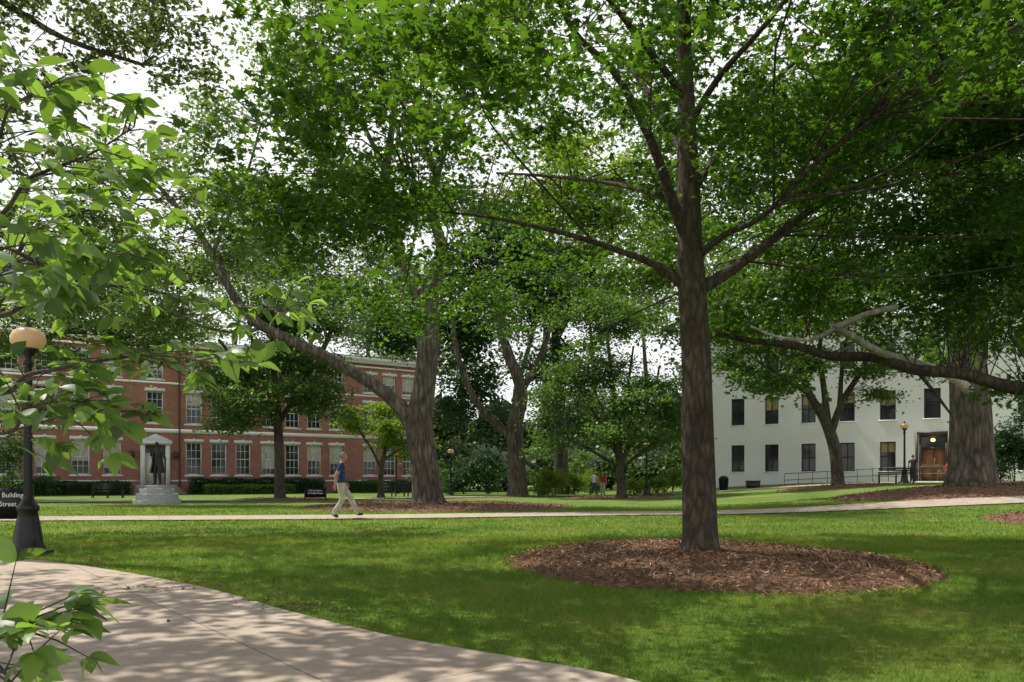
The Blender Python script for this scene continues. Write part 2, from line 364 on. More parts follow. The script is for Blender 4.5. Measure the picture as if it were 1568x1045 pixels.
for cx,cy,sx,sy,n,z in [(-3.6,8.2,.3,.15,40,.035),(-2.35,7.5,.25,.15,60,.035),(-1.8,7.0,.22,.12,80,.035),(-3.2,11.3,.8,.3,60,.05),(3,7,4,2,40,.05),(2,14,8,3,50,.05)]:
    C.append(np.column_stack([cx+rng.normal(size=n)*sx,cy+rng.normal(size=n)*sy,np.full(n,z)]))
C=np.vstack(C);Nn=rng.normal(size=C.shape)*.5;Nn[:,2]+=1
V,Fq,rn=place(OVV,OVF,C,.02+.035*rng.random(len(C)),Nn)
mk('fallen_leaves',V,Fq,leafmat('dry_leaf',(.09,.05,.025),(.35,.26,.15),(.2,.13,.05),.2),None,False,rn)

# ------------------------------------------------------------------ trees
e=empty('maple_tree');g=Geo();sk=[]
D=11.3
sk.append(limbpath(g,[(1071,850,82),(1071,838,62),(1071,815,53),(1070,760,50),(1068,650,47),(1066,540,44),(1060,440,42),(1056,360,36),(1053,260,33),(1050,150,26),(1047,40,22),(1045,-120,16),(1050,-300,8)],D,20,6))
for L_ in [
 [(1052,440,15),(1000,405,11),(950,385,9),(880,362,8),(810,345,6),(730,330,4),(640,322,3)],
 [(1054,370,20,D),(1030,310,17,11),(1010,250,15,10.6),(985,190,13,10.2),(940,110,11,9.8),(880,50,9,9.3),(840,-40,7,9)],
 [(1068,445,22,D),(1110,420,18,11.5),(1160,385,15,11.8),(1210,345,13,12.1),(1260,310,11,12.4),(1330,275,9,12.8),(1420,240,7,13.2),(1520,220,4,13.6)],
 [(1060,400,12,D),(1110,360,10,11),(1170,330,8,10.6),(1250,250,7,10.2),(1330,180,5,9.9)],
 [(1055,300,15,D),(1090,250,12,11.8),(1130,190,10,12.4),(1190,120,7,13),(1260,60,5,13.6)],
 [(1053,250,13,D),(1020,190,10,12),(970,110,8,13),(900,40,6,14)],
 [(1050,200,13,D),(1100,120,10,10.3),(1170,40,8,9.4),(1250,-60,6,8.6)],
 [(1050,150,13,D),(980,60,10,10),(900,-40,7,8.8),(800,-150,5,7.8)],
 [(1056,330,10,D),(1010,300,8,12.3),(930,280,6,13.6),(840,270,5,14.6),(760,265,3,15.4)],
 [(1050,60,12,D),(1060,-60,9,9.8),(1080,-200,7,8)]]:
    sk.append(limbpath(g,L_,D,8,5))
sk=np.vstack(sk)
K=250
rr=np.sqrt(rng.random(K))*6.7;aa=rng.random(K)*2*np.pi
aa[175:]=rng.normal(size=75)*.7+.2
ca=np.cos(aa);lf=np.maximum(0,-ca)
cx=2.65+rr*ca*(1-.12*lf);cy=11.3+rr*np.sin(aa)
zb=5.5-1.3*(rr/6.6)**1.5;zt=13-5.5*(rr/6.6)**2-3.6*lf*(rr/6.6)
cz=zb+np.maximum(zt-zb,.4)*rng.random(K)**1.5
cc=np.column_stack([cx,cy,cz])
for a in cc:
    d=np.linalg.norm(sk-a,axis=1)+np.maximum(0,sk[:,2]-a[2]);b=sk[np.argmin(d)];L=np.linalg.norm(a-b)
    g.tube(cr([b,(a+b)/2+rng.normal(size=3)*L*.09+np.array([0,0,.06*L]),a],4),np.linspace(.007+.0025*L,.004,9),5,False)
ns=1750;wh=rng.integers(0,K,ns);sp=cc[wh]+rng.normal(size=(ns,3))*np.array([.40,.40,.14])
for a,w_ in zip(sp,wh):
    if rng.random()<.5:
        b=cc[w_];g.tube(np.array([b,(a+b)/2+rng.normal(size=3)*.05,a]),[.005,.004,.003],3,False)
V,Fq,rn=sprays(sp,.46*(.6+.8*rng.random(ns)),48,.128,.22,1.2,'m',None,rng.random(K)[wh]*.75+.25*rng.random(ns))
mk('foliage',V,Fq,M_maple,e,False,rn)
g.obj('trunk',B_maple,e,True)

def tree(name,d,limbs,lobes,nleaf,size,leafm,bark,sides=10,**kw):
    e=empty(name);g=Geo();sk=[]
    for L_ in limbs: sk.append(limbpath(g,L_,d,sides,5))
    sk=np.vstack(sk)
    crown(e,lobes,nleaf,size,leafm,sk,g,**kw)
    g.obj('trunk',bark,e,True);return e
d=35
tree('oak_tree',d,[
 [(658,782,74),(656,772,56),(654,752,46),(649,700,41),(642,650,42),(650,590,34),(656,520,33),(652,462,31),(632,425,22),(612,390,18),(603,340,15),(592,270,13),(600,200,10),(612,100,7),(620,-20,5)],
 [(640,668,26),(612,622,23),(570,588,20),(510,552,17),(450,524,16),(402,500,15),(368,468,14),(345,430,12),(325,390,11,35.5),(300,350,9,36),(265,310,7,36.5),(220,260,5,37)],
 [(654,480,23),(668,425,22),(676,380,18),(664,330,15),(668,270,12),(695,190,9),(720,90,7),(730,-20,5)],
 [(604,350,10),(570,310,8),(530,270,6),(480,230,4)],[(592,270,9),(560,200,7),(510,130,5),(460,60,4)],
 [(668,270,8),(640,190,6),(650,100,4)],[(402,500,7),(370,510,5),(310,500,4),(250,470,3)],[(325,390,7),(350,330,5),(380,260,4),(400,190,3)],
 [(695,190,7),(760,150,5),(820,120,4)]],
 [LB(560,50,120,90,d),LB(450,120,90,70,34),LB(650,190,70,60,33),LB(520,250,90,60,36),LB(300,290,90,70,37),LB(215,400,80,60,37),LB(150,250,70,60,38),
  LB(330,180,60,45,36),LB(760,40,90,70,36),LB(620,-110,230,110,d),LB(370,390,50,45,36),LB(110,340,80,60,38),LB(610,330,60,35,32),LB(260,480,80,30,37),LB(90,470,80,40,38),LB(480,330,70,35,36),LB(700,300,60,45,35)],
 48000,.22,M_oak,B_oak,16,spr=1.0,nl=20,clumps=12,twr=.022)
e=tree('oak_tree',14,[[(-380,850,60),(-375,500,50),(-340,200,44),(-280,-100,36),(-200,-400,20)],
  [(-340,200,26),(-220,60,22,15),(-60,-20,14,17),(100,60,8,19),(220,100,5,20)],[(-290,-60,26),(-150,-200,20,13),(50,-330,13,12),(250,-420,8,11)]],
 [LB(60,40,200,90,19,4),LB(-100,120,160,110,17,4),LB(230,20,120,50,20,3),LB(60,-230,220,90,14,4),((-8.3,9.3,10),(4.3,3.8,1.2)),((-10.5,6.5,10.5),(3.6,3.6,1.2)),((-4.2,9.0,9.2),(2.6,2.6,.8))],  # last three lobes are unseen canopy added to dapple the path
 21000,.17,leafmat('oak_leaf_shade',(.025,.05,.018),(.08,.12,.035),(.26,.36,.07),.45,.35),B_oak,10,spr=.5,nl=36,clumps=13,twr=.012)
d=44
tree('oak_tree',d,[[(-60,775,50),(-62,745,36),(-60,600,30),(-40,450,24),(0,350,16),(60,260,9)],[(-55,520,18),(40,440,12),(130,400,8),(230,380,5)],[(-60,600,14),(20,540,10),(90,510,6)]],
 [LB(60,420,110,70,d),LB(170,380,100,60,d),LB(290,420,80,55,46),LB(40,520,90,45,d),LB(160,490,90,40,46),LB(-60,420,100,120,d),LB(280,510,70,35,47),LB(380,360,60,40,48),LB(60,620,40,40,42),LB(230,545,60,20,46)],
 31000,.24,M_oak,B_oak,10,spr=1.0,nl=20,clumps=11,twr=.022)
d=45
tree('maple_tree',d,[[(428,770,24),(428,755,17),(427,700,14),(425,640,13),(420,580,10),(415,500,6)],[(427,660,9),(400,610,8),(365,560,6),(335,520,4)],[(426,650,9),(455,600,7),(485,550,5),(505,510,3)],[(423,620,7),(440,540,6),(455,470,4)],[(425,640,6),(395,560,5),(380,490,3)]],
 [LB(420,540,100,60,d),LB(335,590,55,45,d),LB(505,600,55,50,d),LB(400,470,80,50,d),LB(470,480,70,50,d),LB(440,610,90,40,43),LB(360,640,50,25,44)],
 28000,.21,M_mid,B_thin,10,spr=.7,nl=20,clumps=9,twr=.014)
d=50
tree('dogwood_tree',d,[[(583,762,14),(583,750,9),(584,715,8),(590,690,6),(600,650,3)],[(584,720,5),(570,690,4),(550,660,3)],[(586,705,4),(610,690,3),(630,670,2)]],
 [LB(585,660,45,28,d),LB(540,645,35,22,d),LB(630,680,35,22,d),LB(585,630,30,18,d)],9000,.18,M_bright,B_thin,8,spr=.5,nl=18,clumps=7,twr=.012)
d=55
tree('elm_tree',d,[[(792,765,42),(792,750,32),(790,700,27),(788,650,25),(798,600,20),(778,540,15),(762,480,12),(765,400,7)],[(782,668,14),(742,632,12),(716,590,10),(700,540,8),(690,470,6)],[(798,600,12),(830,540,9),(850,470,6)]],
 [LB(770,440,100,70,57),LB(690,480,70,90,58),LB(850,430,90,70,58),LB(720,600,50,70,60),LB(640,470,60,60,60),LB(830,560,60,60,60),LB(780,360,80,50,57),LB(600,500,50,60,60)],
 36000,.32,M_dark,B_oak,10,spr=1.1,nl=20,clumps=10,twr=.025)
d=48
tree('linden_tree',d,[[(952,762,20),(951,748,14),(948,700,12),(942,640,9),(935,560,6),(925,480,4)],[(950,712,8),(975,660,6),(1000,610,4),(1010,560,3)],[(948,700,8),(920,650,6),(890,600,4),(870,560,3)],[(945,670,6),(960,600,5),(970,530,3)],[(949,720,5),(985,690,4),(1020,670,3)],[(947,715,5),(905,690,4),(870,670,3)]],
 [LB(925,530,90,60,d),LB(870,590,65,55,d),LB(1000,600,60,60,d),LB(900,480,80,45,d),LB(960,660,70,35,46),LB(860,660,50,40,48),LB(1030,670,40,40,d),LB(940,600,80,50,46)],
 32000,.19,M_mid,B_thin,8,spr=.7,nl=20,clumps=10,twr=.013)
d=45
tree('elm_tree',d,[[(1284,752,30),(1283,738,20),(1279,690,18),(1264,645,16),(1240,605,11),(1225,560,8),(1215,510,5)],[(1268,655,12),(1262,600,9),(1255,540,7),(1262,480,4)],[(1272,665,12),(1290,615,10),(1318,570,7),(1345,520,4)],[(1285,630,8),(1290,560,6),(1300,500,4)],[(1240,605,7),(1200,580,5),(1170,560,3)]],
 [LB(1270,480,110,50,d),LB(1170,520,60,40,d),LB(1370,530,60,40,d),LB(1230,550,60,25,44),LB(1330,560,50,20,44),LB(1140,560,35,45,44),LB(1270,420,100,50,d),LB(1420,560,40,25,44),LB(1110,520,50,60,46),LB(1185,590,45,22,44),LB(1350,600,35,15,44)],
 30000,.21,M_mid,B_thin,9,spr=.7,nl=20,clumps=10,twr=.014)
d=33
e=tree('oak_tree',d,[[(1488,762,124),(1487,750,92),(1487,735,73),(1487,700,62),(1485,600,54),(1472,450,46),(1460,350,40),(1440,250,32),(1425,100,22),(1410,-60,12)],[(1462,370,20),(1500,300,17),(1550,220,12),(1600,120,8)],[(1445,270,19),(1380,200,14),(1300,140,9),(1220,90,5)],[(1475,470,14),(1420,430,11),(1340,410,7),(1260,400,4)]],
 [LB(1450,130,170,110,d),LB(1300,300,120,70,d),LB(1520,330,110,80,34),LB(1230,180,130,90,34),LB(1400,400,110,50,32),LB(1560,450,80,60,34),LB(1620,200,120,120,d),LB(1100,330,100,60,36),LB(1180,250,100,70,35),LB(1000,200,80,60,36),LB(1350,220,120,80,34),LB(1200,400,80,50,36),LB(1480,230,100,80,34)],
 46000,.24,M_mid,B_oak,16,spr=.9,nl=20,clumps=12,twr=.02)
g=Geo()
for L_ in [[(1484,598,16,32.8),(1462,580,14,24),(1420,562,13,17),(1350,540,12,13.5),(1305,516,11,12.3),(1276,500,10,11.9)],[(1278,502,9,11.9),(1325,482,9,11.7),(1374,470,10,11.5)],[(1280,503,7,11.9),(1240,520,6,11.8),(1190,516,5,11.7),(1150,500,3,11.6)]]:
    limbpath(g,L_,12,10,6)
g.obj('bare_limb',B_grey,e,True)
d=14
e=tree('elm_tree',d,[[(1830,870,70),(1815,700,52),(1800,600,48),(1790,400,44),(1780,100,36),(1770,-200,20)],
 [(1800,640,30),(1700,622,26),(1600,600,22),(1540,592,20),(1470,572,18),(1400,566,17),(1340,548,15),(1270,545,14),(1220,530,12),(1150,522,9),(1085,508,7),(1035,488,4)],
 [(1785,300,26),(1700,260,21,13),(1580,205,17,12),(1500,150,14,11.5),(1440,80,10,11),(1380,-20,7,11)],
 [(1788,430,18),(1700,390,14,15),(1600,370,10,16),(1500,350,7,17),(1420,340,4,17)],
 [(1500,150,9,11.5),(1560,90,6,11),(1600,20,5,10.5)],[(1400,563,7),(1430,600,5),(1460,640,3)]],
 [LB(1400,480,120,32,15,1.5),LB(1230,460,100,30,15,1.5),LB(1550,480,110,50,15,2.5),LB(1500,110,150,80,12,2),LB(1620,60,160,150,12,3),LB(1520,330,120,60,15.5,2.5),LB(1350,60,120,70,12,2),LB(1700,-250,300,200,12,4),LB(1560,590,50,30,14,1),LB(1500,420,110,45,14,2),LB(1560,230,120,60,13,2),LB(1130,490,60,25,14,1.5),LB(1200,575,40,18,14,1)],
 34000,.145,M_maple,B_maple,10,spr=.5,nl=26,clumps=14,tmpl='m',twr=.008)
tree('locust_tree',80,[[(470,760,24),(468,650,18),(455,520,12),(440,400,6)],[(465,600,10),(510,500,7),(540,420,4)]],
 [LB(430,370,90,70,80),LB(500,420,80,80,82),LB(545,500,50,90,84),LB(380,440,70,60,80),LB(450,300,60,40,80),LB(580,430,50,80,82)],22000,.36,M_pale,B_thin,8,spr=1.3,nl=20,clumps=10,twr=.03)
e=empty('background_trees');g=Geo();lob=[]
for px in range(-60,1700,70):
    dd=88+rng.random()*20
    g.tube([W(px,745,dd),W(px+rng.normal()*10,600,dd),W(px+rng.normal()*20,480,dd)],[.45,.35,.15],7)
for px,py,rx,ry in [(30,470,90,60),(150,480,80,60),(250,480,70,50),(700,560,60,60),(780,500,90,60),(900,450,90,60),(1000,470,90,70),(1080,520,70,80),(1150,430,90,60),(1300,420,120,60),(1450,430,110,60),(1560,460,100,60),(1070,600,50,60),(610,560,50,60),(1000,380,80,60),(1120,360,90,50),(880,380,60,40),(1560,600,50,80),(650,500,60,60)]:
    lob.append(LB(px,py,rx,ry,85+rng.random()*22,5))
low=[]
for px in range(520,1120,45):
    low.append(LB(px,715+rng.normal()*6,50,42,78+rng.random()*8,4));low.append(LB(px+20,640+rng.normal()*15,50,50,88+rng.random()*15,5))
for px in range(-200,1900,110):
    low.append(LB(px,700,80,50,112+rng.random()*15,6))
lob+=low
crown(e,lob,115000,.52,M_far,None,None,1.7,20,.5,.7,'q',14)
g.obj('trunks',B_thin,e,True)
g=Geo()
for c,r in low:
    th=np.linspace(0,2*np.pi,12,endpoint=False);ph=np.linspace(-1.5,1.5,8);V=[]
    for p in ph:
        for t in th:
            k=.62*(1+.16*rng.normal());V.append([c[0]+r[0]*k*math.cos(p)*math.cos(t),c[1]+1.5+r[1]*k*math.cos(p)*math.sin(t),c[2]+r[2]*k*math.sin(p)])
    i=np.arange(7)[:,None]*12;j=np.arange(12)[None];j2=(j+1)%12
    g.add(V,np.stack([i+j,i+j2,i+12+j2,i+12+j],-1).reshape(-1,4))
g.obj('shade_fill',M_dark0,e,False)  # dark lumps added behind the leaves as opaque painted shade
tree('yellowwood_tree',62,[[(860,760,26),(858,640,18),(850,500,12),(845,380,8),(840,300,4)],[(852,520,10),(900,430,7),(940,360,4)]],
 [LB(850,290,80,55,60),LB(780,330,70,50,62),LB(930,330,80,50,62),LB(980,260,60,50,62),LB(870,380,80,40,62),LB(1020,370,60,60,60),LB(880,220,60,35,62),LB(1100,440,60,50,62),LB(990,440,70,50,62)],28000,.34,M_bright,B_thin,8,spr=1.1,nl=20,clumps=10,twr=.025)
def shrub(name,lobes,n,size,mat):
    e=empty(name);crown(e,lobes,n,size,mat,None,None,.35,16,.6,.7,'q',10)
    g=Geo()
    for c,r in lobes:
        for k in range(4):
            t=np.array(c)+rng.normal(size=3)*np.array(r)*.4;b=np.array([c[0]+rng.normal()*.1,c[1],float(terr(c[0],c[1]))-.02]);g.tube([b,(b+t)/2,t],[.025,.018,.008],5)
    g.obj('stems',B_thin,e,True)
def GL(px,d,hpx,rx):
    x=(px-CX)/F*d;z=float(terr(x,d));h=hpx/F*d;return ((x,d,z+h*.5),(rx/F*d,rx/F*d*.8,h*.5))
shrub('shrub',[GL(850,56,45,30),GL(880,62,38,25),GL(830,58,40,20)],6000,.16,M_bright)
shrub('shrub',[GL(970,55,30,20),GL(1000,54,36,22),GL(1030,56,45,22),GL(905,66,40,18)],7000,.15,M_bright)
shrub('shrub',[GL(710,64,60,28),GL(745,65,70,30),GL(690,66,60,25)],7000,.2,M_dark)
shrub('shrub',[GL(1550,38,130,22),GL(1590,38,150,30),GL(1530,44,60,14)],12000,.14,M_dark)
shrub('shrub',[GL(20,46,110,30),GL(-30,46,150,40),GL(60,58,40,30)],10000,.16,M_mid)
shrub('shrub',[GL(660,68,60,28),GL(800,68,60,28),GL(900,72,70,28),GL(1050,66,50,28)],9000,.2,M_mid)

# foreground dogwood (left)
e=empty('dogwood_tree');g=Geo()
def at(px,py,d): return W(px,py,d)
stem=np.array([[-4.5,3.2,0],[-4.4,3.15,.7],[-4.1,3.1,1.5],[-3.8,3.1,2.4],[-3.3,3.0,3.2]])
st=cr(stem,6);g.tube(st,np.linspace(.06,.025,len(st)),10)
LP=[];LD=[]
def branch(pl,r0,dens=.75):
    P=cr([st[np.argmin(np.linalg.norm(st-at(*pl[0]),axis=1))]]+[at(*p) for p in pl],7)
    g.tube(P,np.linspace(r0,.002,len(P)),7)
    n=len(P)
    for i in range(int(n*.28),n):
        p=P[i];T=norm(P[min(i+1,n-1)]-P[i-1])
        for s in (-1,1):
            if rng.random()<dens:
                side=norm(np.cross(T,[0,0,1]))*s
                L=.10+.20*rng.random()*(1-i/n+.3)
                q=p+side*L*.8+T*L*.6+np.array([0,0,rng.normal()*.05])
                g.tube(np.array([p,(p+q)/2+[0,0,.01],q]),[.003,.0022,.0012],4,False)
                k=rng.integers(3,6)
                for a in np.linspace(0,2*np.pi,k,endpoint=False)+rng.random()*6:
                    LP.append(q);dirn=norm(norm(q-p)*.7+np.array([math.cos(a),math.sin(a),-.2+.3*rng.normal()])*1.0);LD.append(dirn)
                if rng.random()<.5:
                    LP.append((p+q)/2);LD.append(norm(T+side*.5+[0,0,-.3]))
branch([(-80,590,3.1),(50,572,3.0),(170,550,2.9),(250,545,2.8),(350,560,2.7)],.013,.6)
branch([(-80,470,3.3),(80,440,3.4),(200,440,3.5),(320,465,3.5),(450,478,3.5)],.014)
branch([(-80,320,3.0),(50,270,2.9),(140,235,2.8),(205,195,2.8)],.012)
branch([(-80,220,2.8),(20,160,2.6),(90,125,2.5)],.010)
branch([(-80,420,3.1),(60,350,3.2),(180,310,3.3),(290,305,3.4)],.012)
branch([(-80,650,2.7),(40,625,2.6),(110,625,2.6),(165,640,2.6)],.009,.6)
branch([(-80,400,2.6),(0,380,2.4),(60,400,2.4)],.009)
branch([(-80,400,2.9),(20,400,2.9),(110,390,3.0),(200,390,3.0)],.009)
branch([(-90,1010,2.1),(-20,985,2.0),(45,962,2.0)],.006,.85)
LP=np.array(LP);LD=np.array(LD);n=len(LP)
Nn=rng.normal(size=(n,3))*.45;Nn[:,2]+=1;Nn=norm(Nn-(Nn*LD).sum(1)[:,None]*LD)
A=norm(np.cross(LD,Nn)) ;S=.088*(.6+.65*rng.random(n))
V=LP[:,None,:]+S[:,None,None]*(OVV[None,:,0:1]*A[:,None,:]+OVV[None,:,1:2]*LD[:,None,:]+OVV[None,:,2:3]*Nn[:,None,:])
Fq=(OVF[None]+(np.arange(n)*len(OVV))[:,None,None]).reshape(-1,4)
mk('foliage',V.reshape(-1,3),Fq,M_dog,e,True,np.repeat(rng.random(n),len(OVV)))
g.obj('branches',B_thin,e,True)

# ------------------------------------------------------------------ buildings
def brickmat():
    m,nt,out=newmat('brick');t=nt.nodes.new('ShaderNodeTexCoord');sp=nt.nodes.new('ShaderNodeSeparateXYZ');cb=nt.nodes.new('ShaderNodeCombineXYZ')
    nt.links.new(t.outputs['Object'],sp.inputs[0]);ad=nt.nodes.new('ShaderNodeMath');ad.operation='ADD';nt.links.new(sp.outputs['X'],ad.inputs[0]);nt.links.new(sp.outputs['Y'],ad.inputs[1])
    nt.links.new(ad.outputs[0],cb.inputs['X']);nt.links.new(sp.outputs['Z'],cb.inputs['Y'])
    br=nt.nodes.new('ShaderNodeTexBrick');br.inputs['Scale'].default_value=1;br.inputs['Brick Width'].default_value=.22;br.inputs['Row Height'].default_value=.075;br.inputs['Mortar Size'].default_value=.009
    br.inputs['Color1'].default_value=(.40,.145,.10,1);br.inputs['Color2'].default_value=(.28,.092,.07,1);br.inputs['Mortar'].default_value=(.36,.27,.23,1)
    nt.links.new(cb.outputs[0],br.inputs['Vector'])
    n=noise(nt,cb.outputs[0],.7,7,.7);r=ramp(nt,[(.3,(.75,.72,.7)),(.7,(1.15,1.12,1.1))]);nt.links.new(n.outputs['Fac'],r.inputs['Fac'])
    m1=nt.nodes.new('ShaderNodeMixRGB');m1.blend_type='MULTIPLY';m1.inputs[0].default_value=1;nt.links.new(br.outputs['Color'],m1.inputs[1]);nt.links.new(r.outputs['Color'],m1.inputs[2])
    b=nt.nodes.new('ShaderNodeBsdfPrincipled');b.inputs['Roughness'].default_value=.9;nt.links.new(m1.outputs[0],b.inputs['Base Color']);nt.links.new(b.outputs[0],out.inputs[0]);return m
M_brick=brickmat()
M_trim=simple('white_trim',(.80,.79,.76),.6,0,3,.06)
M_white=simple('painted_wall',(.83,.82,.80),.7,0,.5,.05)
M_stone=simple('limestone',(.42,.39,.34),.85,0,5,.15,.2)
M_glass=simple('window_glass',(.03,.035,.04),.08,0,.5,.4)
M_blind=simple('window_blind',(.5,.49,.42),.6,0,.6,.12)
M_blindy=simple('window_blind_warm',(.36,.28,.14),.6,0,.6,.15)
M_brown=simple('bronze_frame',(.05,.035,.028),.5)
M_roof=simple('roof_membrane',(.2,.19,.18),.9)
M_black=simple('black_iron',(.012,.012,.013),.4,.3,20,.2)
M_door=simple('wood_door',(.20,.085,.035),.5,0,4,.3)
def wall(g,s0,s1,z0,z1,ops,rev):
    S=sorted(set([s0,s1]+[v for o in ops for v in (o[0],o[1])]));Zs=sorted(set([z0,z1]+[v for o in ops for v in (o[2],o[3])]))
    for i in range(len(S)-1):
        for j in range(len(Zs)-1):
            cs=(S[i]+S[i+1])/2;cz=(Zs[j]+Zs[j+1])/2
            if any(o[0]<cs<o[1] and o[2]<cz<o[3] for o in ops): continue
            g.quad([[S[i],0,Zs[j]],[S[i+1],0,Zs[j]],[S[i+1],0,Zs[j+1]],[S[i],0,Zs[j+1]]])
    for a,b,c,d_ in [o[:4] for o in ops]:
        g.quad([[a,0,c],[a,rev,c],[a,rev,d_],[a,0,d_]]);g.quad([[b,0,c],[b,0,d_],[b,rev,d_],[b,rev,c]])
        g.quad([[a,0,c],[b,0,c],[b,rev,c],[a,rev,c]]);g.quad([[a,0,d_],[a,rev,d_],[b,rev,d_],[b,0,d_]])
def window(gf,gg,gb,a,b,c,d_,rev,nx=3,ny=4,fr=.09,mt=.035,blind=0.0):
    y=rev-.02
    gf.box((a,y-.06,c),(a+fr,y,d_));gf.box((b-fr,y-.06,c),(b,y,d_));gf.box((a+fr,y-.06,c),(b-fr,y,c+fr));gf.box((a+fr,y-.06,d_-fr),(b-fr,y,d_))
    m=(c+d_)/2;gf.box((a+fr,y-.05,m-.035),(b-fr,y-.004,m+.035))
    for k in range(1,nx):
        x=a+fr+(b-a-2*fr)*k/nx;gf.box((x-mt/2,y-.045,c+fr),(x+mt/2,y-.006,m-.035));gf.box((x-mt/2,y-.045,m+.035),(x+mt/2,y-.006,d_-fr))
    for k in range(1,ny):
        if k*2==ny: continue
        z=c+(d_-c)*k/ny;gf.box((a+fr,y-.04,z-mt/2),(b-fr,y-.008,z+mt/2))
    zb=d_-(d_-c)*blind
    if blind>0: gb.quad([[a,rev-.012,zb],[b,rev-.012,zb],[b,rev-.012,d_],[a,rev-.012,d_]])
    if blind<1: gg.quad([[a,rev-.012,c],[b,rev-.012,c],[b,rev-.012,zb],[a,rev-.012,zb]])
th=math.radians(34);e=empty('brick_building',(-35.2,60,0),th)
S1=[-11.4,-9.2,-7,-4.6,-2.3,0,2.4,4.6,10.7,12.7,14.7,16.9,19,21,23.1,26.4,28.4,30.4];gw=Geo();gf=Geo();gg=Geo();gb=Geo();gt=Geo();ops=[]
hw=.64
for s in S1:
    ops.append((s-hw,s+hw,1.55,4.25));ops.append((s-hw,s+hw,5.75,8.3));ops.append((s-hw,s+hw,9.3,11.0))
ops.append((7.7-hw,7.7+hw,5.75,8.3));ops.append((7.7-hw,7.7+hw,9.3,11.0));ops.append((6.95,8.45,.75,3.9))
wall(gw,-14,33,-.2,12,ops,.22)
gw.quad([[33,0,-.2],[33,14,-.2],[33,14,12],[33,0,12]]);gw.quad([[-14,0,-.2],[-14,0,12],[-14,14,12],[-14,14,-.2]]);gw.quad([[-14,14,-.2],[-14,14,12],[33,14,12],[33,14,-.2]])
for o_ in ops[:-1]:
    window(gf,gg,gb,*o_,.22,3,4,blind=rng.choice([0,.0,.4,.5,.6,.8]))
    gt.box((o_[0]-.12,-.06,o_[2]-.14),(o_[1]+.12,.1,o_[2]-.003))
    gt.box((o_[0]-.12,-.03,o_[3]+.003),(o_[1]+.12,.05,o_[3]+.26));c=(o_[0]+o_[1])/2;gt.box((c-.1,-.07,o_[3]+.006),(c+.1,-.033,o_[3]+.33))
for z,h_,p in [(4.98,.3,.06),(8.92,.16,.05),(1.0,.12,.05)]:
    if z==1.0:
        gt.box((-14.05,-p,z),(6.55,.003,z+h_));gt.box((8.85,-p,z),(33.05,.003,z+h_))
    else: gt.box((-14.05,-p,z),(33.05,-.002,z+h_))
gt.box((-14.2,-.35,12.0),(33.2,.0,12.25));gt.box((-14.3,-.55,12.25),(33.3,14.2,12.5));gt.box((-14.1,-.12,11.6),(33.1,-.003,11.75))
gt.box((6.6,-.25,.75),(6.93,.0,4.0));gt.box((8.47,-.25,.75),(8.8,.0,4.0));gt.box((6.45,-.35,4.003),(8.95,.0,4.3))
gt.add([[6.45,-.35,4.303],[8.95,-.35,4.303],[7.7,-.35,4.85],[6.45,-.003,4.303],[8.95,-.003,4.303],[7.7,-.003,4.85]],[[0,1,2,2],[0,2,5,3],[1,4,5,2]])
gdr=Geo();gdr.box((6.96,.1,.78),(8.44,.18,3.3));gdr.box((7.1,.07,1.0),(7.6,.099,3.1));gdr.box((7.8,.07,1.0),(8.3,.099,3.1));gdr.obj('entrance_door',M_trim,e)
gg.quad([[6.96,.15,3.303],[8.44,.15,3.303],[8.44,.15,3.9],[6.96,.15,3.9]])
gs=Geo()
for k in range(4): gs.box((6.2-.15*k,-1.0-.35*k,-.1),(9.2+.15*k,(-.28 if k==0 else -1.0-.35*(k-1)-.003),.75-.18*k))
gd=Geo();gd.tube([[9.55,-.1,0],[9.55,-.1,6],[9.55,-.1,12]],[.06,.06,.06],8)
for s in (6.0,9.25):
    gd.box((s-.14,-.4,2.9),(s+.14,-.12,3.4));gd.box((s-.03,-.3,3.4),(s+.03,-.003,3.5))
gw.obj('walls',M_brick,e);gf.obj('window_frames',M_trim,e);gg.obj('window_panes',M_glass,e);gb.obj('blinds',M_blind,e);o=gt.obj('trim',M_trim,e);fixdeg(o);gs.obj('steps',M_stone,e);gd.obj('downspout_lanterns',M_brown,e)
gr=Geo();gr.box((-14,.1,12.503),(33,14,12.7));gr.box((2,6,12.7),(3.4,7.5,14.4));gr.box((18,6,12.7),(19.4,7.5,14.4));gr.obj('roof',M_roof,e)
th2=math.radians(-32.7);ew=empty('white_building',(17.0,60,0),th2)
gw=Geo();gf=Geo();gg=Geo();gb=Geo();gt=Geo();ops=[];hw=.5
for s in [0,2.5,5.1,7.7,10.3,15.7,18.3,20.9,23.5]:
    ops.append((s-hw,s+hw,1.75,3.75))
for s in [0,2.5,5.1,7.7,10.3,13,15.7,18.3,20.9,23.5]:
    ops.append((s-hw,s+hw,5.25,7.25));ops.append((s-hw,s+hw,8.9,10.8))
door=(12.2,13.9,.98,4.2)
wall(gw,-2.1,26,-.3,12.2,ops+[door],.25)
gw.quad([[26,0,-.3],[26,13,-.3],[26,13,12.2],[26,0,12.2]]);gw.quad([[-2.1,0,-.3],[-2.1,0,12.2],[-2.1,13,12.2],[-2.1,13,-.3]]);gw.quad([[-2.1,13,-.3],[-2.1,13,12.2],[26,13,12.2],[26,13,-.3]])
for i,o_ in enumerate(ops):
    window(gf,gg,gb,*o_,.25,2,2,fr=.07,mt=.05,blind=rng.choice([0,.5,.5,.35]))
    gt.box((o_[0]-.06,-.05,o_[2]-.09),(o_[1]+.06,.1,o_[2]-.003))
gt.box((-2.3,-.3,12.2),(26.2,13.2,12.5));gt.box((-2.15,-.05,.2),(12.0,-.003,.45))
